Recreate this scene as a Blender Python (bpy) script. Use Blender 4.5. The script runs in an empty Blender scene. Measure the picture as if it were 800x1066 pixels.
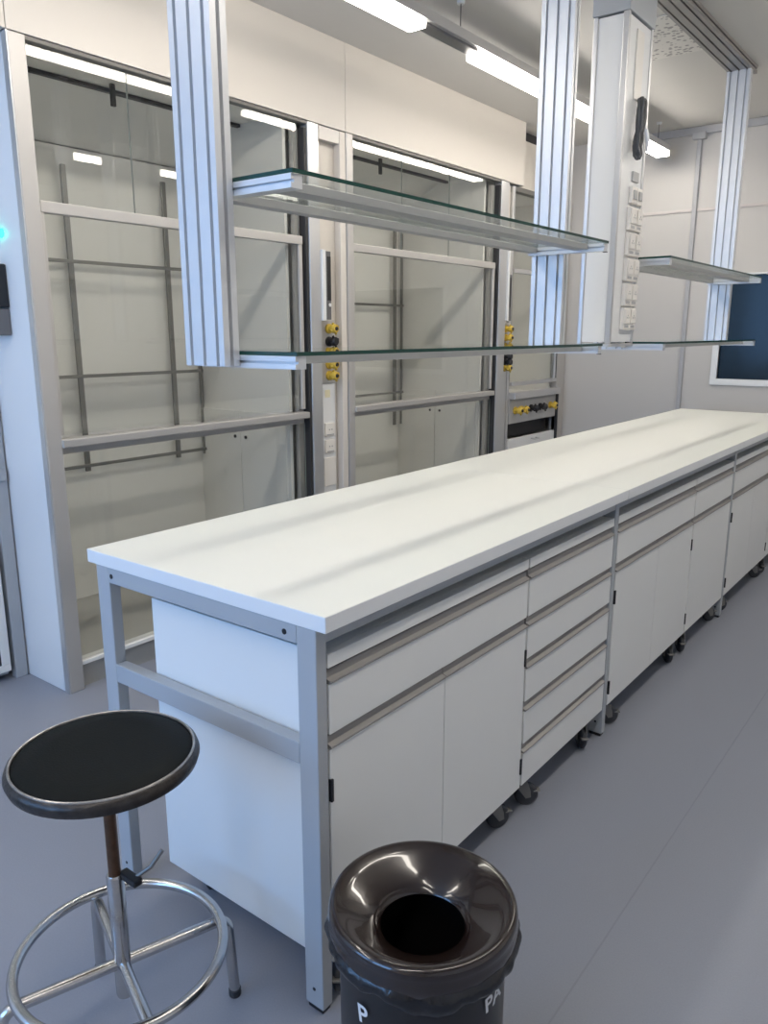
import bpy, bmesh, math, random
from mathutils import Vector, Matrix
random.seed(7)
sc = bpy.context.scene
COL = sc.collection
PI = math.pi

# ------------------------------------------------------------------ materials
def mat(name, col, rough=.5, metal=0., spec=.5, bump=0., bscale=60., var=0., vscale=8., coat=0.):
    m = bpy.data.materials.new(name); m.use_nodes = True
    nt = m.node_tree; b = nt.nodes['Principled BSDF']
    b.inputs['Base Color'].default_value = (*col, 1)
    b.inputs['Roughness'].default_value = rough
    b.inputs['Metallic'].default_value = metal
    b.inputs['Specular IOR Level'].default_value = spec
    if coat: b.inputs['Coat Weight'].default_value = coat
    tc = nt.nodes.new('ShaderNodeTexCoord')
    if var:
        n = nt.nodes.new('ShaderNodeTexNoise'); n.inputs['Scale'].default_value = vscale; n.inputs['Detail'].default_value = 6
        r = nt.nodes.new('ShaderNodeMix'); r.data_type = 'RGBA'
        r.inputs[6].default_value = (*[c*(1-var) for c in col], 1); r.inputs[7].default_value = (*[min(1, c*(1+var)) for c in col], 1)
        nt.links.new(tc.outputs['Object'], n.inputs['Vector']); nt.links.new(n.outputs['Fac'], r.inputs[0])
        nt.links.new(r.outputs[2], b.inputs['Base Color'])
    if bump:
        n2 = nt.nodes.new('ShaderNodeTexNoise'); n2.inputs['Scale'].default_value = bscale; n2.inputs['Detail'].default_value = 4
        bp = nt.nodes.new('ShaderNodeBump'); bp.inputs['Strength'].default_value = bump; bp.inputs['Distance'].default_value = .01
        nt.links.new(tc.outputs['Object'], n2.inputs['Vector']); nt.links.new(n2.outputs['Fac'], bp.inputs['Height'])
        nt.links.new(bp.outputs['Normal'], b.inputs['Normal'])
    return m

def glass_mat(name, tint, ior=1.45, gain=1.):
    m = bpy.data.materials.new(name); m.use_nodes = True
    nt = m.node_tree; nt.nodes.clear()
    o = nt.nodes.new('ShaderNodeOutputMaterial'); mx = nt.nodes.new('ShaderNodeMixShader')
    t = nt.nodes.new('ShaderNodeBsdfTransparent'); t.inputs[0].default_value = (*tint, 1)
    g = nt.nodes.new('ShaderNodeBsdfGlossy'); g.inputs['Roughness'].default_value = .01; g.inputs[0].default_value = (gain, gain, gain, 1)
    f = nt.nodes.new('ShaderNodeLayerWeight'); f.inputs[0].default_value = .5
    pw = nt.nodes.new('ShaderNodeMath'); pw.operation = 'POWER'; pw.inputs[1].default_value = 5
    ma = nt.nodes.new('ShaderNodeMath'); ma.operation = 'MULTIPLY_ADD'; ma.inputs[1].default_value = .96; ma.inputs[2].default_value = ((ior-1)/(ior+1))**2
    nt.links.new(f.outputs['Facing'], pw.inputs[0]); nt.links.new(pw.outputs[0], ma.inputs[0])
    nt.links.new(ma.outputs[0], mx.inputs[0]); nt.links.new(t.outputs[0], mx.inputs[1]); nt.links.new(g.outputs[0], mx.inputs[2])
    nt.links.new(mx.outputs[0], o.inputs[0])
    return m

def emit_mat(name, col, s):
    m = bpy.data.materials.new(name); m.use_nodes = True
    nt = m.node_tree; nt.nodes.clear()
    o = nt.nodes.new('ShaderNodeOutputMaterial'); e = nt.nodes.new('ShaderNodeEmission')
    e.inputs[0].default_value = (*col, 1); e.inputs[1].default_value = s
    nt.links.new(e.outputs[0], o.inputs[0]); return m

M = dict(
    wallf=mat('grey wall panel', (.56, .54, .51), .55, bump=.02),
    wall=mat('painted wall', (.78, .765, .74), .6, bump=.02),
    fascia=mat('coated fascia panel', (.67, .63, .575), .45),
    ceil=mat('ceiling panel', (.58, .565, .535), .6, var=.02, vscale=3),
    floor=mat('vinyl floor', (.262, .279, .327), .42, bump=.06, bscale=300, var=.09, vscale=240),
    seam=mat('floor weld', (.235, .25, .292), .5),
    top=mat('laminate worktop', (.80, .81, .76), .34, var=.008, vscale=4),
    edge=mat('worktop edging', (.77, .79, .80), .4),
    white=mat('white lacquer', (.79, .80, .785), .42, var=.01),
    whitep=mat('white coated panel', (.77, .78, .78), .35),
    frame=mat('grey painted steel', (.40, .425, .45), .4),
    alu=mat('anodised aluminium', (.60, .60, .60), .38, .7, bump=.01, bscale=200),
    aluw=mat('pale aluminium post', (.51, .495, .475), .45, .35),
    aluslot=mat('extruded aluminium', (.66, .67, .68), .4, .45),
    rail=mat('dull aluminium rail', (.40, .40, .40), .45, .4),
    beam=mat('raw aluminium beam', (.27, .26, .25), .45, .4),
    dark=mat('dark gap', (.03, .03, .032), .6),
    grip=mat('grip profile', (.31, .298, .285), .42, .35),
    black=mat('black plastic', (.012, .012, .014), .4),
    wheel=mat('dark grey rubber', (.035, .038, .045), .5),
    hdr=mat('dark header profile', (.16, .155, .145), .5, .3),
    pedge=mat('pane edge', (.26, .28, .26), .3),
    bright=mat('brightened threshold', (.88, .88, .86), .25),  # bright line of light along the hood bottom, put into the colour
    rod=mat('lattice steel', (.22, .215, .205), .4, .5),
    hoodin=mat('fume hood lining', (.76, .755, .73), .4, var=.02, vscale=2),
    hoodfl=mat('fume hood base', (.42, .415, .39), .5),
    glass=glass_mat('sash glass', (.975, .98, .968), 1.5),
    glass2=glass_mat('shelf glass', (.96, .98, .97), 1.45),
    gedge=mat('green glass edge', (.006, .048, .036), .2),
    pane=mat('dark window pane', (.016, .028, .042), .12, spec=.18, var=.25, vscale=2),
    led=emit_mat('green status lamp', (.02, .9, .65), 6.),
    lamp=emit_mat('lamp diffuser', (1., .93, .84), 20.),
    yellow=mat('yellow tap', (.62, .43, .06), .4),
    socket=mat('socket plastic', (.80, .77, .72), .4),
    chrome=mat('worn chrome', (.55, .54, .53), .22, 1., bump=.03, bscale=90, var=.12, vscale=40),
    rust=mat('rusty steel', (.10, .05, .025), .5, .5, bump=.1, bscale=120, var=.5, vscale=60),
    seat=mat('black vinyl seat', (.006, .0075, .0075), .55, bump=.08, bscale=260, spec=.1),
    rim=mat('scuffed seat rim', (.035, .030, .027), .32, .4, bump=.12, bscale=110, var=.8, vscale=60),
    bead=mat('worn metal bead', (.42, .40, .38), .3, .8, bump=.1, bscale=150, var=.6, vscale=45),
    lid=mat('dark brown metal', (.016, .009, .0075), .18, coat=.6),
    bin=mat('black bin body', (.012, .011, .012), .35),
    bag=mat('black bin bag', (.009, .009, .011), .22, bump=.4, bscale=30),
    print=mat('white print', (.75, .75, .75), .5),
    label=mat('yellow label', (.78, .72, .5), .5),
    tape=mat('wrapping film', (.75, .75, .75), .15),
    grey=mat('grey control panel', (.13, .13, .135), .4),
    midgrey=mat('mid grey panel', (.42, .42, .42), .45),
    cable=mat('dark grey cable', (.075, .078, .082), .35, bump=.2, bscale=200),
    railing=mat('wall seam strip', (.60, .55, .52), .5),
    conduit=mat('grey conduit', (.42, .42, .43), .5),
    outside=mat('facade outside', (.5, .52, .55), .8),
)

def patterned(base, name, build):
    m = base.copy(); m.name = name; nt = m.node_tree; b = nt.nodes['Principled BSDF']
    tc = nt.nodes.new('ShaderNodeTexCoord'); t = build(nt); nt.links.new(tc.outputs['Object'], t.inputs['Vector'])
    rp = nt.nodes.new('ShaderNodeValToRGB'); return m, nt, b, t, rp
def _w(nt):
    t = nt.nodes.new('ShaderNodeTexWave'); t.wave_type = 'BANDS'; t.bands_direction = 'DIAGONAL'; t.inputs['Scale'].default_value = 55; return t
m_, nt_, b_, t_, rp_ = patterned(M['aluw'], 'ribbed grip', _w)
rp_.color_ramp.elements[0].color = (.43, .42, .405, 1); rp_.color_ramp.elements[1].color = (.54, .525, .505, 1)
nt_.links.new(t_.outputs['Fac'], rp_.inputs[0]); nt_.links.new(rp_.outputs[0], b_.inputs['Base Color']); M['ribbed'] = m_
def _v(nt):
    t = nt.nodes.new('ShaderNodeTexVoronoi'); t.inputs['Scale'].default_value = 38; return t
m_, nt_, b_, t_, rp_ = patterned(M['ceil'], 'perforated sheet', _v)
rp_.color_ramp.elements[0].position = .32; rp_.color_ramp.elements[1].position = .42
rp_.color_ramp.elements[0].color = (.30, .29, .28, 1); rp_.color_ramp.elements[1].color = (.66, .64, .60, 1)
nt_.links.new(t_.outputs['Distance'], rp_.inputs[0]); nt_.links.new(rp_.outputs[0], b_.inputs['Base Color']); M['perf'] = m_

# ------------------------------------------------------------------ mesh builder
class MB:
    def __init__(s): s.b = bmesh.new()
    def box(s, x0, x1, y0, y1, z0, z1, bev=0., mi=0):
        r = bmesh.ops.create_cube(s.b, size=1)
        vs = r['verts']
        for v in vs: v.co = Vector(((x0+x1)/2+v.co.x*(x1-x0), (y0+y1)/2+v.co.y*(y1-y0), (z0+z1)/2+v.co.z*(z1-z0)))
        fs = {f for v in vs for f in v.link_faces}
        for f in fs: f.material_index = mi
        if bev:
            es = {e for v in vs for e in v.link_edges}
            bmesh.ops.bevel(s.b, geom=list(es), offset=bev, segments=2, affect='EDGES', profile=.5)
        return s
    def slab(s, x0, x1, y0, y1, z0, z1):   # glass pane: rims in slot 1 on the four narrow sides
        s.box(x0, x1, y0, y1, z0, z1)
        dims = (x1-x0, y1-y0, z1-z0); ax = dims.index(min(dims))
        for f in s.b.faces:
            f.normal_update()
            f.material_index = 0 if abs(f.normal[ax]) > .9 else 1
        return s
    def tube(s, pts, r, n=14, closed=False, caps=True):
        pts = [Vector(p) for p in pts]; N = len(pts); rings = []
        prev = None
        for i, p in enumerate(pts):
            if closed: d = pts[(i+1) % N]-pts[i-1]
            else: d = pts[min(i+1, N-1)]-pts[max(i-1, 0)]
            d.normalize()
            if prev is None:
                a = Vector((0, 0, 1)) if abs(d.z) < .9 else Vector((1, 0, 0))
                u = d.cross(a).normalized()
            else: u = (prev-d*prev.dot(d)).normalized()
            prev = u; w = d.cross(u)
            rr = r[i] if isinstance(r, (list, tuple)) else r
            rings.append([s.b.verts.new(p+(u*math.cos(2*PI*k/n)+w*math.sin(2*PI*k/n))*rr) for k in range(n)])
        for i in range(N if closed else N-1):
            A, B = rings[i], rings[(i+1) % N]
            for k in range(n): s.b.faces.new((A[k], A[(k+1) % n], B[(k+1) % n], B[k]))
        if caps and not closed:
            s.b.faces.new(rings[0][::-1]); s.b.faces.new(rings[-1])
        return s
    def lathe(s, prof, c, n=64, axis=2):   # prof: (radius, height) ; axis 0/1/2
        def pt(r, h, a):
            p = [0, 0, 0]; o = [i for i in range(3) if i != axis]
            p[o[0]] = r*math.cos(a); p[o[1]] = r*math.sin(a); p[axis] = h
            return Vector(c)+Vector(p)
        rings = []
        for r, h in prof:
            if r < 1e-6: rings.append([s.b.verts.new(pt(0, h, 0))])
            else: rings.append([s.b.verts.new(pt(r, h, 2*PI*k/n)) for k in range(n)])
        for A, B in zip(rings, rings[1:]):
            for k in range(n):
                q = [A[k % len(A)], A[(k+1) % len(A)], B[(k+1) % len(B)], B[k % len(B)]]
                q2 = []
                for v in q:
                    if v not in q2: q2.append(v)
                if len(q2) > 2: s.b.faces.new(q2)
        return s
    def prism(s, poly, axis, a0, a1):      # polygon in the two other axes, extruded along axis
        o = [i for i in range(3) if i != axis]
        def mk(a):
            L = []
            for u, v in poly:
                p = [0, 0, 0]; p[o[0]] = u; p[o[1]] = v; p[axis] = a; L.append(s.b.verts.new(p))
            return L
        A, B = mk(a0), mk(a1); n = len(A)
        s.b.faces.new(A); s.b.faces.new(B[::-1])
        for k in range(n): s.b.faces.new((A[k], B[k], B[(k+1) % n], A[(k+1) % n]))
        return s
    def build(s, name, m, parent=None, smooth=False):
        bmesh.ops.recalc_face_normals(s.b, faces=s.b.faces)
        me = bpy.data.meshes.new(name)
        o = bpy.data.objects.new(name, me); COL.objects.link(o)
        w = Vector((0, 0, 0))
        if parent is not None:
            o.parent = parent; w = wloc(parent)
        else:
            xs = [v.co for v in s.b.verts]
            w = Vector(((min(v.x for v in xs)+max(v.x for v in xs))/2, (min(v.y for v in xs)+max(v.y for v in xs))/2, min(v.z for v in xs)))
            o.location = w
        for v in s.b.verts: v.co -= w
        if smooth:
            for f in s.b.faces: f.smooth = True
        s.b.to_mesh(me); s.b.free()
        for mm in (m if isinstance(m, (list, tuple)) else [m]): me.materials.append(mm)
        if smooth:
            try: me.set_sharp_from_angle(angle=math.radians(40))
            except Exception: pass
        return o

def wloc(o):
    v = Vector((0, 0, 0))
    while o is not None: v += o.location; o = o.parent
    return v
def thing(name, label, cat, loc, group=None):
    o = bpy.data.objects.new(name, None); COL.objects.link(o); o.location = loc; o.empty_display_size = .05
    return tag(o, label, cat, group)
def tag(o, label, cat, group=None):
    o['label'] = label; o['category'] = cat
    if group: o['group'] = group
    return o
def struct(o): o['kind'] = 'structure'; return o
def lab(o, t): o['label'] = t; return o
def bx(name, m, parent, *a, bev=0.): return MB().box(*a, bev=bev).build(name, m, parent)

def slotted(x0, x1, y0, y1, nx, ny, w=.009, d=.011):
    """outline of a slotted aluminium extrusion, nx slots on the x-long faces, ny on the others"""
    P = []
    def side(a, b, n, f):
        L = b-a; st = L/n; out = []
        for k in range(n):
            c = a+st*(k+.5); s = 1 if L > 0 else -1
            out += [f(c-s*w/2, 0), f(c-s*w/2, d), f(c+s*w/2, d), f(c+s*w/2, 0)]
        return out
    P.append((x0, y0)); P += side(x0, x1, nx, lambda t, q: (t, y0+q))
    P.append((x1, y0)); P += side(y0, y1, ny, lambda t, q: (x1-q, t))
    P.append((x1, y1)); P += side(x1, x0, nx, lambda t, q: (t, y1-q))
    P.append((x0, y1)); P += side(y1, y0, ny, lambda t, q: (x0+q, t))
    return P

# ------------------------------------------------------------------ room shell
XL, XR, YN, YF, ZC = -2.80, 2.9, -3.4, 5.0, 2.8
def sb(name, m, *a): return struct(MB().box(*a).build(name, m))
fl = sb('floor', M['floor'], XL-.1, XR+.1, YN-.1, YF+.1, -.1, 0)
for k, x in enumerate((.385,)):
    MB().box(x-.002, x+.002, YN, YF, 0, .0006).build('weld_seam', M['seam'], fl)
MB().box(-1.78, -.86, .775, .779, 0, .0006).build('weld_seam', M['seam'], fl)
ce = sb('ceiling', M['ceil'], XL-.1, XR+.1, YN-.1, YF+.1, ZC, ZC+.1)
sb('wall_left', M['wall'], XL-.1, XL, YN-.1, YF+.1, 0, ZC)
sb('wall_right', M['wall'], XR, XR+.1, YN-.1, YF+.1, 0, ZC)
# far wall with an opening for the dark window
W0, W1, WZ0, WZ1 = -.655, .75, 1.085, 1.80
w = MB()
w.box(XL, W0, YF, YF+.1, 0, ZC).box(W1, XR, YF, YF+.1, 0, ZC).box(W0, W1, YF, YF+.1, 0, WZ0).box(W0, W1, YF, YF+.1, WZ1, ZC)
struct(w.build('wall_far', M['wallf']))
win = MB()
t = .045
win.box(W0-t, W1+t, YF-.012, YF+.03, WZ0-t, WZ0, .003).box(W0-t, W1+t, YF-.012, YF+.03, WZ1, WZ1+.012, .003)
win.box(W0-t, W0, YF-.012, YF+.03, WZ0, WZ1, .003).box(W1, W1+t, YF-.012, YF+.03, WZ0, WZ1, .003)
wo = struct(win.build('window_1', M['whitep']))
MB().box(W0, W1, YF+.02, YF+.03, WZ0, WZ1).build('pane', M['pane'], wo)
struct(MB().box(-1.70, W1+1.9, YF-.008, YF, 2.245, 2.265, .002).build('trim_1', M['railing']))
tr = struct(MB().box(-.925, -.893, YF-.02, YF, .12, 2.74, .005).build('trim_2', M['conduit']))
MB().box(-.955, -.863, YF-.045, YF, 2.715, 2.765, .006).build('junction_box', M['conduit'], tr)
struct(MB().box(-1.7, XR, YF-.03, YF, ZC-.05, ZC, .006).build('trim_3', M['conduit']))
struct(MB().box(-1.7, XR, YF-.012, YF, 0, .08, .003).build('baseboard_far', M['conduit']))
struct(MB().box(XR-.012, XR, YN, YF-.012, 0, .08, .003).build('baseboard_right', M['conduit']))
# rear wall (behind the camera) with two large daylight windows
RW = [(-2.6, -1.15), (-.95, .45)]
w = MB()
w.box(XL, RW[0][0], YN-.1, YN, 0, ZC).box(RW[0][1], RW[1][0], YN-.1, YN, 0, ZC).box(RW[1][1], XR, YN-.1, YN, 0, ZC)
for a, b in RW: w.box(a, b, YN-.1, YN, 0, .85).box(a, b, YN-.1, YN, 2.55, ZC)
struct(w.build('wall_rear', M['wall']))
for k, (a, b) in enumerate(RW):
    f = MB(); c = (a+b)/2
    f.box(a, a+.05, YN-.07, YN-.02, .85, 2.55).box(b-.05, b, YN-.07, YN-.02, .85, 2.55).box(a+.05, b-.05, YN-.07, YN-.02, .85, .90)
    f.box(a+.05, b-.05, YN-.07, YN-.02, 2.50, 2.55).box(c-.03, c+.03, YN-.07, YN-.02, .90, 2.50)
    fo = struct(f.build('window_%d' % (k+2), M['whitep']))
    MB().box(a+.05, c-.03, YN-.05, YN-.044, .9, 2.5).build('pane', M['glass2'], fo)
    MB().box(c+.03, b-.05, YN-.05, YN-.044, .9, 2.5).build('pane', M['glass2'], fo)
# fascia above the fume hoods
HX = -1.815
for k, (a, b) in enumerate(((-2.2, .508), (.511, 2.246), (2.249, 4.15))):
    struct(MB().box(HX-.02, HX, a, b, 2.395, ZC, .0015).build('trim_%d' % (k+4), M['fascia']))
struct(MB().box(HX-.13, HX-.11, 4.15, YF, 2.395, 2.735, .0015).build('trim_7', M['fascia']))
struct(MB().box(HX-.15, HX-.13, 4.15, YF, 2.70, ZC).build('trim_8', M['dark']))  # dark panel paints the shade in the gap above the set-back fascia
struct(MB().box(HX-.11, HX-.02, 4.13, 4.15, 2.395, ZC).build('trim_9', M['fascia']))
struct(MB().box(-2.75, HX-.02, -2.2, .508, 2.395, 2.41).build('trim_10', M['fascia']))

# ------------------------------------------------------------------ laboratory bench
H, TH = .9, .033
BW = .716
bench = thing('laboratory_bench', 'long white topped laboratory bench on a grey steel frame in the middle of the room', 'workbench', (-.36, 2.25, 0))
for a, b in ((-.003, 1.509), (1.5105, 3.0085), (3.010, 4.523)):
    m = MB().box(-.746, .028, a, b, H-TH, H, .002)
    for f in m.b.faces:
        f.normal_update(); f.material_index = 0 if f.normal.z > .9 else 1
    m.build('worktop', [M['top'], M['edge']], bench)
LY = (0, 1.479, 2.99, 4.47)
for y in LY:
    for x0, x1 in ((-.05, 0), (-BW, -BW+.05)):
        lg = MB().box(x0, x1, y, y+.03, .012, H-TH, .0025).build('leg', M['frame'], bench)
        MB().box(x0+.004, x1-.004, y+.003, y+.027, 0, .0125, .002).build('foot', M['black'], lg)
        MB().lathe([(0, -.001), (.004, -.001), (.004, .002), (0, .002)], ((x0+x1)/2, y, .055), 12, 1).build('bolt', M['black'], lg)
    r = MB().box(-BW+.05, -.05, y, y+.03, .828, H-TH, .002).build('end_rail', M['frame'], bench)
    if y == 0:
        for bxp in (-.655, -.082):
            MB().lathe([(0, -.001), (.006, -.001), (.006, .003), (0, .003)], (bxp, 0, .846), 14, 1).build('bolt', M['black'], r)
    MB().box(-BW+.05, -.05, y, y+.03, .573, .62, .002).build('cross_rail', M['frame'], bench)
for a, b in zip(LY, LY[1:]):
    MB().box(-.03, -.002, a+.03, b, .833, H-TH, .001).build('long_rail', M['frame'], bench)
    MB().box(-BW+.002, -BW+.03, a+.03, b, .833, H-TH, .001).build('long_rail', M['frame'], bench)

# ---- wheeled cabinets under the bench
def front(kind, root, y0, y1, z0, z1, hinge=None):
    g = .0015
    m = MB().box(-.02, 0, y0+g, y1-g, z0+g, z1-.031, .0012)
    d = m.build(kind, M['white'], root)
    # recessed aluminium grip along the top edge of the front
    prof = [(-.02, z1-.005), (-.009, z1-.005), (-.007, z1-.008), (-.0075, z1-.019), (.0035, z1-.0235), (.004, z1-.0275), (-.004, z1-.0285), (-.004, z1-.0302), (-.02, z1-.0302)]
    MB().prism(prof, 1, y0+g, y1-g).build('handle', M['grip'], d)
    if hinge is not None:
        for z in (z1-.12, z0+.07):
            yy = (y0+.003) if hinge < 0 else (y1-.003)
            MB().box(-.004, .0045, yy-.0035, yy+.0035, z-.025, z+.025, .001).build('hinge', M['black'], d)
    return d
caster_mesh = {}
def caster(root, x, y, turn):
    c, s = math.cos(turn), math.sin(turn)
    wl = wloc(root)
    if not caster_mesh:
        m = MB(); m.lathe([(.0, .098), (.02, .098), (.02, .090), (.011, .086), (.011, .078), (0, .078)], (0, 0, 0), 16)
        m.prism([(-.024, .086), (.024, .086), (.034, .055), (.036, .034), (.020, .030), (-.012, .074), (-.024, .074)], 1, -.019, -.016)
        m.prism([(-.024, .086), (.024, .086), (.034, .055), (.036, .034), (.020, .030), (-.012, .074), (-.024, .074)], 1, .016, .019)
        m.box(-.024, .024, -.019, .019, .078, .086, .002)
        m.box(.03, .066, -.012, .012, .046, .052, .002)      # brake pedal
        f = m.build('caster', M['rod'])
        m = MB(); m.lathe([(0, -.013), (.018, -.013), (.030, -.011), (.0365, -.005), (.0365, .005), (.030, .011), (.018, .013), (0, .013)], (.024, 0, .0365), 28, 1)
        wv = m.build('wheel', M['wheel'])
        for o in (f, wv):
            sh = o.location.copy()
            for v in o.data.vertices: v.co += sh
        caster_mesh['f'] = f.data; caster_mesh['w'] = wv.data
        bpy.data.objects.remove(f); bpy.data.objects.remove(wv)
    o = bpy.data.objects.new('caster', caster_mesh['f']); COL.objects.link(o); o.parent = root
    o.location = Vector((x, y, 0))-wl; o.rotation_euler = (0, 0, turn)
    q = bpy.data.objects.new('wheel', caster_mesh['w']); COL.objects.link(q); q.parent = o
def cabinet(label, y0, y1, fronts, group='wheeled cabinets under the bench', x0=-.552):
    t = thing('base_cabinet', label, 'cabinet', ((x0-.02)/2, (y0+y1)/2, 0), group)
    MB().box(x0, -.0215, y0, y1, .102, .806, .0015).build('body', M['white'], t)
    MB().box(-.0215, -.001, y0+.001, y1-.001, .778, .806, .001).build('top_rail', M['white'], t)
    for f in fronts: front(f[0], t, f[1], f[2], f[3], f[4], f[5] if len(f) > 5 else None)
    for i, (x, y) in enumerate(((-.042, y0+.065), (-.048, y1-.085), (x0+.07, y0+.07), (x0+.07, y1-.07))):
        caster(t, x, y, ((-.9, 1.0, .7, -.8)[(i+int(y0*7)) % 4] if x > -.2 else (2.4, 1.9)[i % 2]))
    return t
zt, zb = .775, .108
cabinet('white two-door cabinet with one wide drawer at the near bench end, behind the bin', .034, .862,
        [('drawer', .034, .862, .636, zt), ('door', .034, .448, zb, .636, -1), ('door', .448, .862, zb, .636, 1)])
cabinet('narrow white cabinet of five drawers, the only drawer stack under the bench', .870, 1.474,
        [('drawer', .870, 1.474, a, b) for a, b in ((.636, zt), (.508, .636), (.376, .508), (.243, .376), (zb, .243))])
cabinet('white two-door cabinet with a drawer just past the five-drawer stack', 1.514, 2.386,
        [('drawer', 1.514, 2.386, .636, zt), ('door', 1.514, 1.95, zb, .636, -1), ('door', 1.95, 2.386, zb, .636, 1)])
cabinet('narrow white single-door cabinet with a drawer, in front of the third front bench leg', 2.394, 2.985,
        [('drawer', 2.394, 2.985, .636, zt), ('door', 2.394, 2.985, zb, .636)])
cabinet('white two-door cabinet at the right edge, just past the third front bench leg', 3.025, 3.895,
        [('drawer', 3.025, 3.895, .636, zt), ('door', 3.025, 3.46, zb, .636, -1), ('door', 3.46, 3.895, zb, .636, 1)])
cabinet('white single-door cabinet at the far end of the bench next to the far wall', 3.903, 4.465,
        [('drawer', 3.903, 4.465, .636, zt), ('door', 3.903, 4.465, zb, .636)])

# ------------------------------------------------------------------ overhead glass-shelf racks
PX0, PX1 = -.41, -.29
def rack(label, ya, yb, b0, b1, xf, zbot):
    t = thing('overhead_shelf_rack', label, 'shelf rack', (-.3, (ya+yb)/2, zbot), 'glass shelf racks above the bench')
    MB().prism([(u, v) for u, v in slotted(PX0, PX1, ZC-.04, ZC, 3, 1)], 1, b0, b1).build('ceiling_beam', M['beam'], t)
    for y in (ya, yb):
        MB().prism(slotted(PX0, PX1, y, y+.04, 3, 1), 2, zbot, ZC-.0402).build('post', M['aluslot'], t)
    for zt_ in (1.373, 1.704):
        s0, s1 = ya+.042, yb-.002
        sh = MB().box(-.240, -.190, s0+.03, s1-.03, zt_-.026, zt_-.0085, .001)
        sh.box(PX0+.002, -.375, s0+.03, s1-.03, zt_-.026, zt_-.0085, .001)
        sh = sh.build('shelf', M['rail'], t)
        for e0, e1 in ((s0, s0+.03), (s1-.03, s1)):
            zc = zt_-.0085
            prof = [(e0, zc-.025), (e1, zc-.025), (e1, zc), (e0, zc), (e0, zc-.010), (e0+.008, zc-.010), (e0+.008, zc-.015), (e0, zc-.015)]
            MB().prism(prof, 0, PX0+.002, xf-.004).build('shelf_end_bar', M['aluslot'], sh)
        MB().slab(PX0, xf, s0, s1, zt_-.008, zt_).build('glass_panel', [M['glass2'], M['gedge']], sh)
        MB().box(xf-.014, xf-.002, s1-.014, s1-.001, zt_-.036, zt_-.0337).build('end_cap', M['black'], sh)
    return t
rack('two-tier glass shelf rack over the near half of the bench, hung on blue-lit slotted posts', .062, 1.597, -.08, 1.72, -.13, 1.343)
rack('two-tier glass shelf rack over the far half of the bench, beyond the socket column', 2.178, 3.735, 2.14, 3.86, -.13, 1.345)

# ------------------------------------------------------------------ media column
cx0, cx1, cy0, cy1, cz = -.370, -.238, 1.92, 2.165, 1.368
mc = thing('media_column', 'white media column with rows of power sockets hanging from the ceiling between the glass shelf racks', 'service column', ((cx0+cx1)/2, (cy0+cy1)/2, cz))
MB().box(cx0+.006, cx1-.006, cy0+.006, cy1-.006, cz+.006, 2.50).build('panel', M['whitep'], mc)
for x0, x1 in ((cx0, cx0+.018), (cx1-.022, cx1)):
    for y0, y1 in ((cy0, cy0+.018), (cy1-.016, cy1)):
        MB().box(x0, x1, y0, y1, cz, 2.505, .003).build('corner_profile', M['alu'], mc)
MB().box(cx0, cx1, cy0, cy1, cz-.012, cz, .002).build('bottom_cap', M['alu'], mc)
MB().box(cx0-.004, cx1+.004, cy0-.004, cy1+.004, 2.505, ZC, .003).build('ceiling_sleeve', M['frame'], mc)
MB().box(cx1-.005, cx1-.001, cy0+.09, cy0+.16, 2.24, 2.47, .001).build('blank_cover', M['socket'], mc)
for r, z in enumerate((1.462, 1.552, 1.645, 1.738, 1.83)):
    for c, y in enumerate((2.055, 2.118)):
        m = MB().box(cx1-.006, cx1+.010, y-.0305, y+.0305, z-.042, z+.042, .003)
        so = m.build('socket', M['socket'], mc)
        MB().box(cx1+.010, cx1+.015, y-.024, y+.024, z-.018, z+.036, .002).build('socket_lid', M['socket'], so)
        h = MB()
        for dy, dz in ((-.008, .004), (.008, .004), (0, .012)): h.lathe([(0, .0145), (.0032, .0145), (.0032, .0158), (0, .0158)], (cx1, y+dy, z+dz), 10, 0)
        h.box(cx1+.0095, cx1+.0108, y-.02, y+.02, z-.034, z-.024)
        h.build('socket_pins', M['midgrey'], so)
for c, y in enumerate((2.06, 2.115)):
    so = MB().box(cx1-.006, cx1+.008, y-.026, y+.026, 1.885, 1.945, .003).build('switch', M['socket'], mc)
    MB().box(cx1+.008, cx1+.013, y-.016, y+.016, 1.90, 1.932, .002).build('rocker', M['midgrey'], so)
MB().box(cx1-.006, cx1+.001, 2.05, 2.11, 1.965, 2.0, .001).build('type_plate', M['midgrey'], mc)
# bundled cable hung on the column
cb = MB()
yc = 2.035
for k in range(9):
    ph = random.uniform(-.3, .3); w_ = random.uniform(.012, .026); zt_, zb_ = 2.25-random.uniform(0, .012), 2.045+random.uniform(-.012, .03)
    off = random.uniform(.012, .034); pts = []
    for i in range(40):
        a = 2*PI*i/40
        pin = .45+.55*abs(math.sin(a))**.7 if k % 2 else 1-.5*math.exp(-((math.sin(a)-.0)/.3)**2)
        pts.append((cx1+off+.006*math.sin(3*a+k), yc+w_*math.cos(a)*pin+.004*math.sin(2*a+k)-.018*(.5-.5*math.sin(a))+.008, (zt_+zb_)/2+(zt_-zb_)/2*math.sin(a)))
    cb.tube(pts, .0055, 8, closed=True)
cbt = tag(cb.build('cable_bundle', M['cable'], None, True), 'dark grey bundled cable hanging above the sockets of the white column', 'cable')
MB().tube([(cx1+.046, yc-.006, 2.135), (cx1+.05, yc+.004, 2.10), (cx1+.044, yc+.018, 2.062)], [.006, .008, .004], 10).build('cable_tie', M['tape'], cbt, True)

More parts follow.
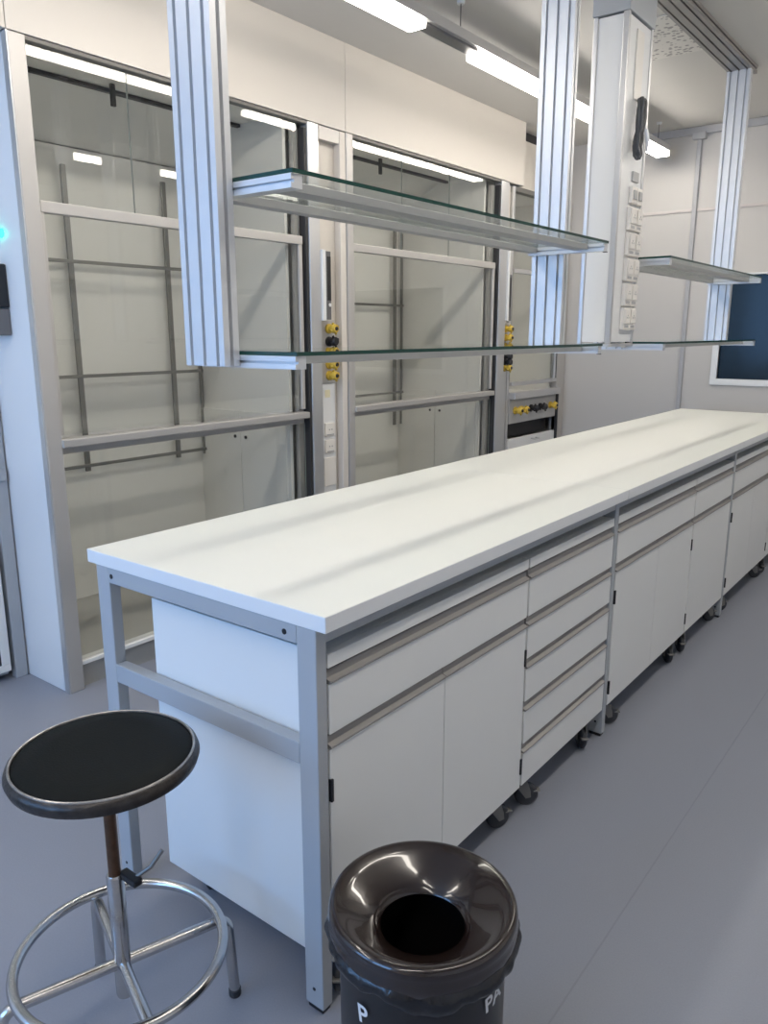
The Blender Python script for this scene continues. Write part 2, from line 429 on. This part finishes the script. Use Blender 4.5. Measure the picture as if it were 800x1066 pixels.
# ------------------------------------------------------------------ fume hoods
def rodbox(name, par, *a): return MB().box(*a, bev=.002).build(name, M['rod'], par)
def hood(label, L, o0, o1, R, joints, rods, rodz, ry0, left_panel, right_dark=True, doors=True):
    xb = -2.60; yi0, yi1 = o0+.02, o1-.09
    t = thing('fume_hood', label, 'fume hood', (-2.2, (o0+o1)/2, 0), 'walk-in fume hoods along the left wall')
    if left_panel: MB().box(xb-.05, HX-.03, L, L+.02, 0, 2.392, .002).build('side_panel', M['whitep'], t)
    MB().box(HX-.03, HX, L, o0, 0, 2.392, .003).build('front_post', M['aluw'], t)
    MB().box(HX-.034, HX-.002, L-.004, L, 0, 2.392).build('edge_strip', M['alu'], t)
    MB().box(HX-.05, HX, o1, R, 0, 2.392, .003).build('front_post', M['alu'], t)
    MB().box(HX-.045, HX-.004, o1-.022, o1-.004, .11, 2.36).build('sash_guide', M['dark'] if right_dark else M['alu'], t)
    MB().box(HX-.075, HX-.05, o1-.05, o1+.02, .11, 2.36).build('inner_guide', M['aluw'], t)
    # lining
    MB().box(xb-.02, xb, yi0-.02, yi1+.02, .09, 2.245).build('back_panel', M['hoodin'], t)
    MB().box(xb, HX-.08, yi1, yi1+.02, .09, 2.43).build('side_lining', M['hoodin'], t)
    MB().box(xb, HX-.08, yi0-.02, yi0, .09, 2.43).build('side_lining', M['hoodin'], t)
    MB().prism([(xb-.02, 2.252), (xb, 2.252), (-2.22, 2.418), (-2.22, 2.432), (xb-.02, 2.27)], 1, yi0, yi1).build('baffle', M['hoodin'], t)
    MB().box(-2.175, HX-.03, yi0, yi1, 2.412, 2.43).build('roof_panel', M['hoodin'], t)
    MB().box(-2.205, -2.180, yi0, yi1, 2.398, 2.412).build('slot_shade', M['dark'], t)  # dark strip stands in for the shaded slot ahead of the baffle
    MB().box(-2.12, -2.105, (o0+o1)/2-.17, (o0+o1)/2-.15, 2.325, 2.412, .002).build('roof_hook', M['black'], t)
    MB().box(xb, HX-.05, yi0, yi1, .07, .09).build('base_panel', M['hoodfl'], t)
    MB().box(HX-.05, HX-.03, o0, o1, 0, .10).build('plinth', M['hoodfl'], t)
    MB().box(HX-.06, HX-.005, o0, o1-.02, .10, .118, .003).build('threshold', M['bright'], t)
    if doors:
        mid = (xb+HX-.1)/2
        for a, b in ((xb+.04, mid-.002), (mid+.002, HX-.10)):
            d = MB().box(a, b, yi1-.012, yi1, .13, 1.0, .001).build('access_panel', M['hoodin'], t)
            k = a+.04 if a > mid else b-.04
            MB().lathe([(0, -.004), (.009, -.004), (.009, 0), (0, 0)], (k, yi1-.012, .86), 12, 1).build('lock', M['dark'], d)
    if rods:
        lt = None
        for y in rods: rodbox('lattice_upright', t, xb+.03, xb+.045, y-.0125, y+.0125, .74, 2.16)
        for z in rodz: rodbox('lattice_bar', t, xb+.046, xb+.058, ry0, yi1-.01, z-.008, z+.008)
        rodbox('lattice_upright', t, xb+.03, xb+.045, yi1-.02, yi1-.005, .74, 2.10)
    # header, fixed upper panes
    MB().box(HX-.04, HX-.004, o0, o1, 2.378, 2.393, .002).build('header', M['hdr'], t)
    ys = [o0+.004]+list(joints)+[o1-.05]
    for a, b in zip(ys, ys[1:]):
        MB().slab(HX-.030, HX-.024, a+.0012, b-.0012, 1.869, 2.379).build('upper_pane', [M['glass'], M['pedge']], t)
    # sliding sash
    s = MB()
    s.box(HX-.042, HX-.008, o0+.004, o1-.04, 1.828, 1.868, .003)
    s.box(HX-.04, HX-.012, o1-.064, o1-.04, 1.03, 1.828, .002).box(HX-.04, HX-.012, o0+.004, o0+.018, 1.03, 1.828, .002)
    s = s.build('sash', M['aluw'], t)
    MB().slab(HX-.030, HX-.024, o0+.018, o1-.064, 1.03, 1.829).build('sash_glass', [M['glass'], M['pedge']], s)
    lm_ = MB().box(HX-.055, HX+.012, o0-.003, o1-.034, .984, 1.016, .004)
    lm_.box(HX-.055, HX-.03, o0+.004, o1-.036, .955, .984)
    g = lm_.build('sash_handle', M['ribbed'], t)
    MB().slab(HX-.030, HX-.024, o0+.006, o1-.036, .118, .956).build('lower_glass', [M['glass'], M['pedge']], t)
    return t
hood('large walk-in fume hood nearest the camera, behind the near end of the bench', .513, .575, 1.965, 2.044, (.985,), (1.128, 1.68), (1.735, 1.205, .77), .60, True)
hood('middle walk-in fume hood between the two tap panels', 2.258, 2.305, 3.845, 3.948, (2.76, 3.25), (3.08, 3.66), (1.6, .98), 2.36, False)

# third, narrower hood in the corner
def corner_hood():
    o0, o1, R, xb = 4.09, 4.85, 4.985, -2.60
    t = thing('fume_hood', 'narrow fume hood in the far corner with a tap panel below its sash', 'fume hood', (-2.2, 4.5, 0))
    MB().box(HX-.05, HX-.03, 4.055, o0, 0, 2.392, .003).build('front_post', M['alu'], t)
    MB().box(HX-.07, HX-.02, o1, R, 0, 2.392, .003).build('front_post', M['aluw'], t)
    MB().box(HX-.06, HX-.024, o1-.02, o1-.002, 1.05, 2.36).build('sash_guide', M['dark'], t)
    MB().box(xb-.02, xb, o0, o1+.02, .95, 2.40).build('back_panel', M['hoodin'], t)
    MB().box(xb, HX-.08, o1, o1+.02, .95, 2.40).build('side_lining', M['hoodin'], t)
    MB().box(xb, HX-.08, o0-.02, o0, .95, 2.40).build('side_lining', M['hoodin'], t)
    MB().box(xb, HX-.08, o0, o1, 2.38, 2.40).build('roof_panel', M['hoodin'], t)
    MB().box(xb, HX-.03, o0, o1, .93, .95).build('worktop', M['hoodin'], t)
    MB().box(HX-.04, HX+.02, o0, o1, .935, .985, .004).build('front_sill', M['alu'], t)
    MB().box(HX-.08, HX-.03, o0, o1, 2.36, 2.392, .002).build('header', M['hdr'], t)
    MB().slab(HX-.066, HX-.06, o0+.004, o1-.02, 1.86, 2.36).build('upper_pane', [M['glass'], M['pedge']], t)
    s = MB().box(HX-.05, HX-.01, o0+.004, o1-.02, 1.03, 1.058, .004)
    s.box(HX-.045, HX-.02, o0+.004, o1-.02, 1.82, 1.85, .003).box(HX-.045, HX-.02, o1-.05, o1-.024, 1.058, 1.82, .003)
    s = s.build('sash', M['alu'], t)
    MB().slab(HX-.036, HX-.030, o0+.004, o1-.05, 1.058, 1.82).build('sash_glass', [M['glass'], M['pedge']], s)
    tp = MB().box(HX-.05, HX-.02, o0, o1, .755, .932, .002).build('tap_panel', M['midgrey'], t)
    MB().box(HX-.05, HX+.0, o1-.0, o1+.01, .1, .93).build('edge_strip', M['dark'], t)
    for y, k in ((4.17, 'yellow'), (4.27, 'yellow'), (4.42, 'black'), (4.57, 'black'), (4.75, 'yellow')):
        tap(tp, HX-.02, y, .85, M[k], 1.15)
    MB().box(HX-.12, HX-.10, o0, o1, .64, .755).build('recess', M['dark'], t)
    d = MB().box(HX-.05, HX-.02, o0, o1, .1, .64, .002).build('front_panel', M['whitep'], t)
    MB().tube([(HX-.02, 4.45, .615), (HX+.012, 4.45, .612), (HX+.012, 4.52, .612), (HX-.02, 4.52, .615)], .005, 8).build('handle', M['alu'], d, True)
    MB().box(HX-.10, HX-.05, o0, o1, 0, .1).build('plinth', M['hoodfl'], t)
    return t
def tap(par, x, y, z, m, s=1., blk=True):
    q = MB().lathe([(0, 0), (.024*s, 0), (.024*s, .010*s), (.014*s, .012*s), (.014*s, .026*s), (.021*s, .028*s), (.022*s, .048*s), (.018*s, .054*s), (0, .054*s)], (x, y, z), 20, 0)
    for k in range(4):
        a = k*PI/2+.4; q.tube([(x+.040*s, y, z), (x+.040*s, y+math.cos(a)*.030*s, z+math.sin(a)*.030*s)], .006*s, 8)
    o = q.build('tap', m, par, True)
    if blk: MB().lathe([(0, .054*s), (.010*s, .054*s), (.008*s, .060*s), (0, .060*s)], (x, y, z), 14, 0).build('tap_cap', M['black'], o, True)
    return o
corner_hood()

# ------------------------------------------------------------------ tap and socket panels between the hoods
def service(label, y0, y1, yc, taps, full):
    t = thing('service_panel', label, 'service panel', (HX-.03, (y0+y1)/2, 0), 'tap panels between the fume hoods')
    MB().box(HX-.07, HX-.05, y0, y1, 0, 2.392).build('back_plate', M['fascia'], t)
    if full:
        MB().box(HX-.05, HX-.006, y1-.045, y1, 0, 2.392, .004).build('side_post', M['fascia'], t)
        MB().box(HX-.05, HX-.01, y0, y1-.045, 2.33, 2.392, .002).build('top_filler', M['aluw'], t)
    tc = MB().box(HX-.05, HX-.028, yc-.055, yc+.05, 1.15, 1.475, .002).build('tap_plate', M['midgrey'] if not full else M['aluw'], t)
    for z, k in taps: tap(tc, HX-.028, yc, z, M[k], 1.05, k == 'yellow')
    if full:
        u = MB().box(HX-.05, HX+.012, y0-.012, y0+.012, 1.47, 1.815, .002).build('control_housing', M['whitep'], t)
        c = MB().box(HX-.05, HX+.004, y0+.012, y0+.058, 1.475, 1.81, .002).build('control_unit', M['grey'], t)
        MB().box(HX+.004, HX+.006, y0+.030, y0+.056, 1.57, 1.785, .0005).build('display', M['black'], c)
        MB().lathe([(0, 0), (.009, 0), (.009, .004), (0, .004)], (HX+.004, y0+.046, 1.548), 14, 0).build('button', M['print'], c)
        p_ = MB().box(HX-.05, HX-.032, yc-.06, yc+.05, .56, 1.148, .002).build('socket_plate', M['whitep'], t)
        MB().box(HX-.032, HX-.031, yc-.03, yc+.01, 1.075, 1.115).build('notice_label', M['label'], p_)
        for z in (.905, .815):
            so = MB().box(HX-.032, HX-.022, yc-.04, yc+.035, z-.036, z+.036, .003).build('socket', M['socket'], p_)
            h = MB()
            for dy in (-.01, .01): h.lathe([(0, 0), (.004, 0), (.004, .0015), (0, .0015)], (HX-.022, yc+dy, z), 10, 0)
            h.box(HX-.0225, HX-.020, yc-.03, yc+.025, z-.03, z-.024)
            h.build('socket_pins', M['midgrey'], so)
        MB().box(HX-.032, HX-.026, yc-.05, yc+.045, .60, .755, .002).build('blank_cover', M['socket'], p_)
    else:
        MB().box(HX-.05, HX+.012, y0-.012, y0+.01, 1.49, 2.05, .002).build('control_housing', M['whitep'], t)
        c = MB().box(HX-.05, HX+.002, y0+.01, y0+.06, 1.49, 1.80, .002).build('control_unit', M['grey'], t)
        MB().box(HX+.002, HX+.004, y0+.022, y0+.05, 1.58, 1.78, .0005).build('display', M['black'], c)
        MB().box(HX-.05, HX-.034, y0, y1, 0, 1.14, .002).build('front_plate', M['alu'], t)
    return t
service('white service panel with yellow and black taps right of the nearest fume hood', 2.058, 2.252, 2.125,
        ((1.430, 'yellow'), (1.365, 'black'), (1.310, 'black'), (1.248, 'yellow'), (1.190, 'yellow')), True)
service('slim tap panel with yellow and black taps between the middle and corner fume hoods', 3.962, 4.052, 4.005,
        ((1.435, 'yellow'), (1.375, 'yellow'), (1.315, 'yellow'), (1.245, 'black'), (1.205, 'black'), (1.165, 'yellow')), False)

# ------------------------------------------------------------------ set-back unit at the left edge
def left_unit():
    x, y1 = -2.13, .506
    t = thing('fume_hood', 'grey set-back fume hood cut off by the left edge, with a vented cabinet below', 'fume hood', (-2.45, -.3, 0))
    MB().box(x-.04, x, y1-.05, y1, 0, 2.39, .003).build('front_post', M['frame'], t)
    MB().box(x-.04, x, -1.25, -1.2, 0, 2.39, .003).build('front_post', M['frame'], t)
    MB().box(x-.05, x+.012, -1.2, y1-.005, .835, .885, .004).build('front_sill', M['frame'], t)
    MB().box(x-.05, x-.01, -1.2, y1-.05, .62, .835, .002).build('apron', M['frame'], t)
    MB().box(-2.72, x-.05, -1.2, y1-.05, .80, .83).build('worktop', M['hoodin'], t)
    MB().box(-2.72, -2.70, -1.2, y1-.05, .83, 2.38).build('back_panel', M['hoodin'], t)
    MB().box(x-.04, x-.01, -1.2, y1-.05, 2.33, 2.39, .002).build('header', M['alu'], t)
    s = MB()
    s.box(x-.036, x-.012, y1-.085, y1-.05, .95, 2.33, .002).box(x-.036, x-.012, -1.2, y1-.085, .95, .985, .002).box(x-.036, x-.012, -1.2, y1-.085, 2.28, 2.33, .002)
    s = s.build('sash', M['frame'], t)
    MB().slab(x-.027, x-.021, -1.2, y1-.085, .985, 2.28).build('sash_glass', [M['glass'], M['pedge']], s)
    b = thing('base_cabinet', 'grey vented cabinet with a framed door under the left fume hood', 'cabinet', (-2.45, .1, 0))
    MB().box(-2.7, x-.03, -.5, y1-.065, .02, .60, .003).build('body', M['frame'], b)
    d = MB().box(x-.03, x-.005, -.49, y1-.07, .045, .59, .004).build('door', M['white'], b)
    f = MB()
    f.box(x-.005, x+.004, -.49, y1-.07, .045, .075, .002).box(x-.005, x+.004, -.49, y1-.07, .56, .59, .002)
    f.box(x-.005, x+.004, y1-.105, y1-.07, .075, .56, .002).box(x-.005, x+.004, -.49, -.455, .075, .56, .002)
    f.build('door_frame', M['white'], d)
    MB().box(x-.006, x-.003, y1-.112, y1-.105, .075, .56).build('seal', M['dark'], d)
    for px_, py_ in ((-2.66, -.45), (-2.66, .38), (x-.07, -.45), (x-.07, .38)):
        MB().lathe([(0, 0), (.02, 0), (.02, .006), (.008, .008), (.008, .022), (0, .022)], (px_, py_, 0), 14).build('foot', M['black'], b)
left_unit()
am = thing('airflow_monitor', 'dark airflow monitor with a green lamp on the side of the nearest fume hood', 'monitor', (-2.08, .513, 1.42))
MB().box(-2.11, -1.978, .468, .5128, 1.50, 1.655, .006).build('housing', M['black'], am)
MB().box(-2.11, -1.982, .462, .5128, 1.40, 1.497, .006).build('base_box', M['grey'], am)
MB().lathe([(0, -.022), (.010, -.020), (.016, -.010), (.017, 0), (0, 0)], (-1.985, .5129, 1.762), 20, 1).build('status_lamp', M['led'], am, True)

# ------------------------------------------------------------------ pendant lights
def pendant(label, x, z, segs, y0, y1, wires):
    t = thing('pendant_light', label, 'light', (x, (y0+y1)/2, z), 'linear pendant lights')
    MB().prism([(x-.05, z+.012), (x+.05, z+.012), (x+.05, z+.05), (x+.035, z+.06), (x-.035, z+.06), (x-.05, z+.05)], 1, y0, y1).build('housing', M['alu'], t)
    for a, b in segs:
        MB().box(x-.043, x+.043, a, b, z-.02, z+.0118, .006).build('diffuser', M['lamp'], t)
    for yy in (y0, y1): MB().box(x-.05, x+.05, yy-.003, yy+.003, z-.024, z+.055, .002).build('end_cap', M['alu'], t)  # opaque end plates added to block the diffuser's glow onto the wall
    for (a, b), (c, d) in zip(segs, segs[1:]):
        MB().box(x-.03, x+.03, b+.02, c-.02, z+.002, z+.0118).build('joint_cover', M['grey'], t)
    for y in wires:
        wv = MB().tube([(x, y, z+.058), (x, y, ZC)], .0022, 6).build('suspension_wire', M['dark'], t)
        MB().lathe([(0, ZC-.012), (.016, ZC-.012), (.018, ZC), (0, ZC)], (x, y, 0), 14).build('ceiling_rose', M['whitep'], wv)
pendant('long linear pendant light running above the fume hood side of the bench', -1.10, 2.62, ((-2.7, -.68), (-.22, 1.86), (2.30, 4.80)), -2.72, 4.805, (-1.6, .4, 2.18, 4.70))
pendant('linear pendant light above the aisle on the drawer side of the bench', .70, 2.62, ((-2.7, -.68), (-.22, 1.86), (2.30, 4.80)), -2.72, 4.805, (-1.6, .4, 2.18, 4.70))

# ceiling air diffuser
dm = MB().box(-.70, -.42, 2.86, 3.42, ZC-.006, ZC, .002)
da = tag(dm.build('air_diffuser', M['perf']), 'square perforated air diffuser set flush in the ceiling above the socket column', 'air vent')
# ------------------------------------------------------------------ stool
SC = Vector((-.267, -.29, 0)); TH0 = 1.236; SZ = .656
st = thing('lab_stool', 'round black-topped swivel stool with a chrome foot ring at the left front', 'stool', SC)
R_ = .172
MB().lathe([(0, SZ-.012), (.156, SZ-.012), (.1585, SZ-.003), (.153, SZ+.001), (.11, SZ+.0025), (.05, SZ+.0015), (0, SZ+.001)], SC, 72).build('seat', M['seat'], st, True)
MB().lathe([(.12, SZ-.030), (.158, SZ-.032), (.168, SZ-.026), (R_, SZ-.014), (.169, SZ-.005), (.164, SZ-.001), (.160, SZ-.002), (.158, SZ-.012), (.12, SZ-.014), (.12, SZ-.030)], SC, 72).build('seat_rim', M['rim'], st, True)
MB().lathe([(.159, SZ-.002), (.1595, SZ+.0012), (.1615, SZ+.0022), (.1635, SZ+.0010), (.164, SZ-.002), (.159, SZ-.002)], SC, 72).build('rim_bead', M['bead'], st, True)
MB().lathe([(0, SZ-.045), (.05, SZ-.045), (.055, SZ-.034), (.12, SZ-.028), (.12, SZ-.020), (0, SZ-.020)], SC, 36).build('seat_plate', M['rust'], st, True)
MB().tube([SC+Vector((0, 0, .36)), SC+Vector((0, 0, SZ-.03))], .0115, 18).build('stem', M['rust'], st, True)
MB().lathe([(0, .125), (.015, .125), (.0165, .13), (.0165, .395), (.014, .40), (0, .40)], SC, 24).build('sleeve', M['chrome'], st, True)
cl = MB().box(SC.x+.004, SC.x+.056, SC.y+.004, SC.y+.024, .388, .402, .003).build('clamp', M['black'], st)
MB().tube([(SC.x+.040, SC.y+.02, .398), (SC.x+.060, SC.y+.04, .418), (SC.x+.068, SC.y+.062, .445)], .0042, 10).build('clamp_lever', M['rod'], cl, True)
RZ, RR = .223, .196
MB().tube([SC+Vector((RR*math.cos(2*PI*k/72), RR*math.sin(2*PI*k/72), RZ)) for k in range(72)], .0105, 14, closed=True).build('foot_ring', M['chrome'], st, True)
for k in range(4):
    a = TH0+k*PI/2; d = Vector((math.cos(a), math.sin(a), 0))
    pts = [SC+d*.010+Vector((0, 0, .200)), SC+d*.19+Vector((0, 0, .200))]
    for i in range(1, 7):
        b = i/6*(PI/2-.08); pts.append(SC+d*(.19+.030*math.sin(b))+Vector((0, 0, .200-.030*(1-math.cos(b)))))
    pts.append(SC+d*.228+Vector((0, 0, .012)))
    lg = MB().tube(pts, .0115, 14).build('leg', M['chrome'], st, True)
    MB().lathe([(0, 0), (.0125, 0), (.0135, .004), (.0135, .016), (.0, .017)], SC+d*.228, 18).build('foot_cap', M['wheel'], lg, True)

# ------------------------------------------------------------------ waste bin
BC = Vector((.281, -.045, 0)); BR = .147
wb = thing('waste_bin', 'round dark brown waste bin with a funnel lid in front of the near cabinet', 'waste bin', BC)
MB().lathe([(0, .004), (BR-.012, .004), (BR-.010, 0), (BR-.004, .006), (BR-.002, .40), (BR, .425), (BR-.006, .425), (BR-.008, .01), (0, .01)], BC, 64).build('body', M['bin'], wb, True)
LR = .163
MB().lathe([(LR-.004, .400), (LR, .405), (LR+.001, .432), (LR-.001, .438), (LR+.0005, .442), (LR-.001, .452), (LR-.004, .4575), (LR-.009, .4595), (LR-.015, .4585), (.130, .4475), (.112, .4375), (.096, .4275), (.086, .4205), (.0795, .4145), (.0765, .408),
            (.0735, .408), (.0765, .4125), (.083, .4175), (.096, .424), (.128, .443), (LR-.026, .452), (LR-.013, .455), (LR-.008, .448), (LR-.009, .400), (LR-.004, .400)], BC, 96).build('lid', M['lid'], wb, True)
# printed letters on the body
def letters(txt, ang, z, size, tilt):
    cu = bpy.data.curves.new('lettering', 'FONT'); cu.body = txt; cu.size = size; cu.align_x = 'CENTER'; cu.offset = .0009
    o = bpy.data.objects.new('lettering', cu); COL.objects.link(o)
    bpy.context.view_layer.update()
    dg = bpy.context.evaluated_depsgraph_get()
    me = bpy.data.meshes.new_from_object(o.evaluated_get(dg))
    bpy.data.objects.remove(o)
    b = bmesh.new(); b.from_mesh(me); bmesh.ops.triangulate(b, faces=b.faces)
    bmesh.ops.subdivide_edges(b, edges=b.edges, cuts=1)
    ct, stt = math.cos(tilt), math.sin(tilt); r = BR+.0012
    for v in b.verts:
        u, w_ = v.co.x*ct-v.co.y*stt, v.co.x*stt+v.co.y*ct
        a = ang+u/r; v.co = Vector((r*math.cos(a), r*math.sin(a), z+w_))
    b.to_mesh(me); b.free(); me.materials.clear(); me.materials.append(M['print'])
    q = bpy.data.objects.new('lettering', me); COL.objects.link(q); q.parent = wb
# bin liner folded out over the rim
ln = bmesh.new(); NA, NZ = 160, 14; rings = []
ph = [random.uniform(0, 6.28) for _ in range(12)]
for j in range(NZ):
    f = j/(NZ-1); z = .425-f*.045; ring = []
    for k in range(NA):
        a = 2*PI*k/NA
        wv = sum(math.sin(n*a+ph[i]+f*2.2*math.sin(a*3+ph[i+3]))*amp for i, (n, amp) in enumerate(((5, .0022), (11, .0022), (19, .0014), (31, .0011))))
        low = .007*math.sin(3*a+1.0)+.005*math.sin(7*a+ph[8])
        r = BR+.009+.013*math.sin(PI*min(1, f*1.05))**.8+wv*(.3+f)
        if j == NZ-1: r = BR+.0035
        ring.append(ln.verts.new((BC.x+r*math.cos(a), BC.y+r*math.sin(a), z+low*f)))
    rings.append(ring)
for A, B in zip(rings, rings[1:]):
    for k in range(NA): ln.faces.new((A[k], A[(k+1) % NA], B[(k+1) % NA], B[k]))
q = MB(); q.b = ln
tag(q.build('bin_liner', M['bag'], None, True), 'crinkled black plastic bag folded over the rim of the round waste bin', 'bin bag')
letters('P', -1.66, .312, .046, .15)
letters('PA', -.04, .335, .040, .12)

# ------------------------------------------------------------------ light
W = bpy.data.worlds.new('World'); sc.world = W; W.use_nodes = True
nt = W.node_tree; bg = nt.nodes['Background']
bg.inputs[0].default_value = (.42, .62, 1., 1); bg.inputs[1].default_value = 1.
for k, (a, b) in enumerate(RW):
    L = bpy.data.lights.new('daylight', 'AREA'); L.shape = 'RECTANGLE'; L.size = b-a-.1; L.size_y = 1.6
    L.energy = 37; L.color = (.22, .48, 1.)
    o = bpy.data.objects.new('daylight', L); COL.objects.link(o)
    o.location = ((a+b)/2, YN-.16, 1.7); o.rotation_euler = (PI/2, 0, 0)

# ------------------------------------------------------------------ camera
yaw, pit, rol = 0.65704, -0.225206, -0.000413
cam = bpy.data.cameras.new('Camera'); co = bpy.data.objects.new('Camera', cam); COL.objects.link(co); sc.camera = co
fw = Vector((-math.sin(yaw)*math.cos(pit), math.cos(yaw)*math.cos(pit), math.sin(pit)))
r = Vector((math.cos(yaw), math.sin(yaw), 0)); u = r.cross(fw)
r2 = r*math.cos(rol)+u*math.sin(rol); u2 = -r*math.sin(rol)+u*math.cos(rol)
mt = Matrix((r2, u2, -fw)).transposed().to_4x4(); mt.translation = (0.94073, -1.00954, 1.40923)
co.matrix_world = mt
cam.sensor_fit = 'VERTICAL'; cam.sensor_height = 24; cam.lens = 814.548*24/1066
cam.clip_start = .02
vs = sc.view_settings
vs.view_transform = 'Standard'; vs.look = 'None'; vs.gamma = 1; vs.exposure = .33; vs.use_curve_mapping = False
sc.cycles.max_bounces = 10; sc.cycles.transparent_max_bounces = 24; sc.cycles.diffuse_bounces = 5
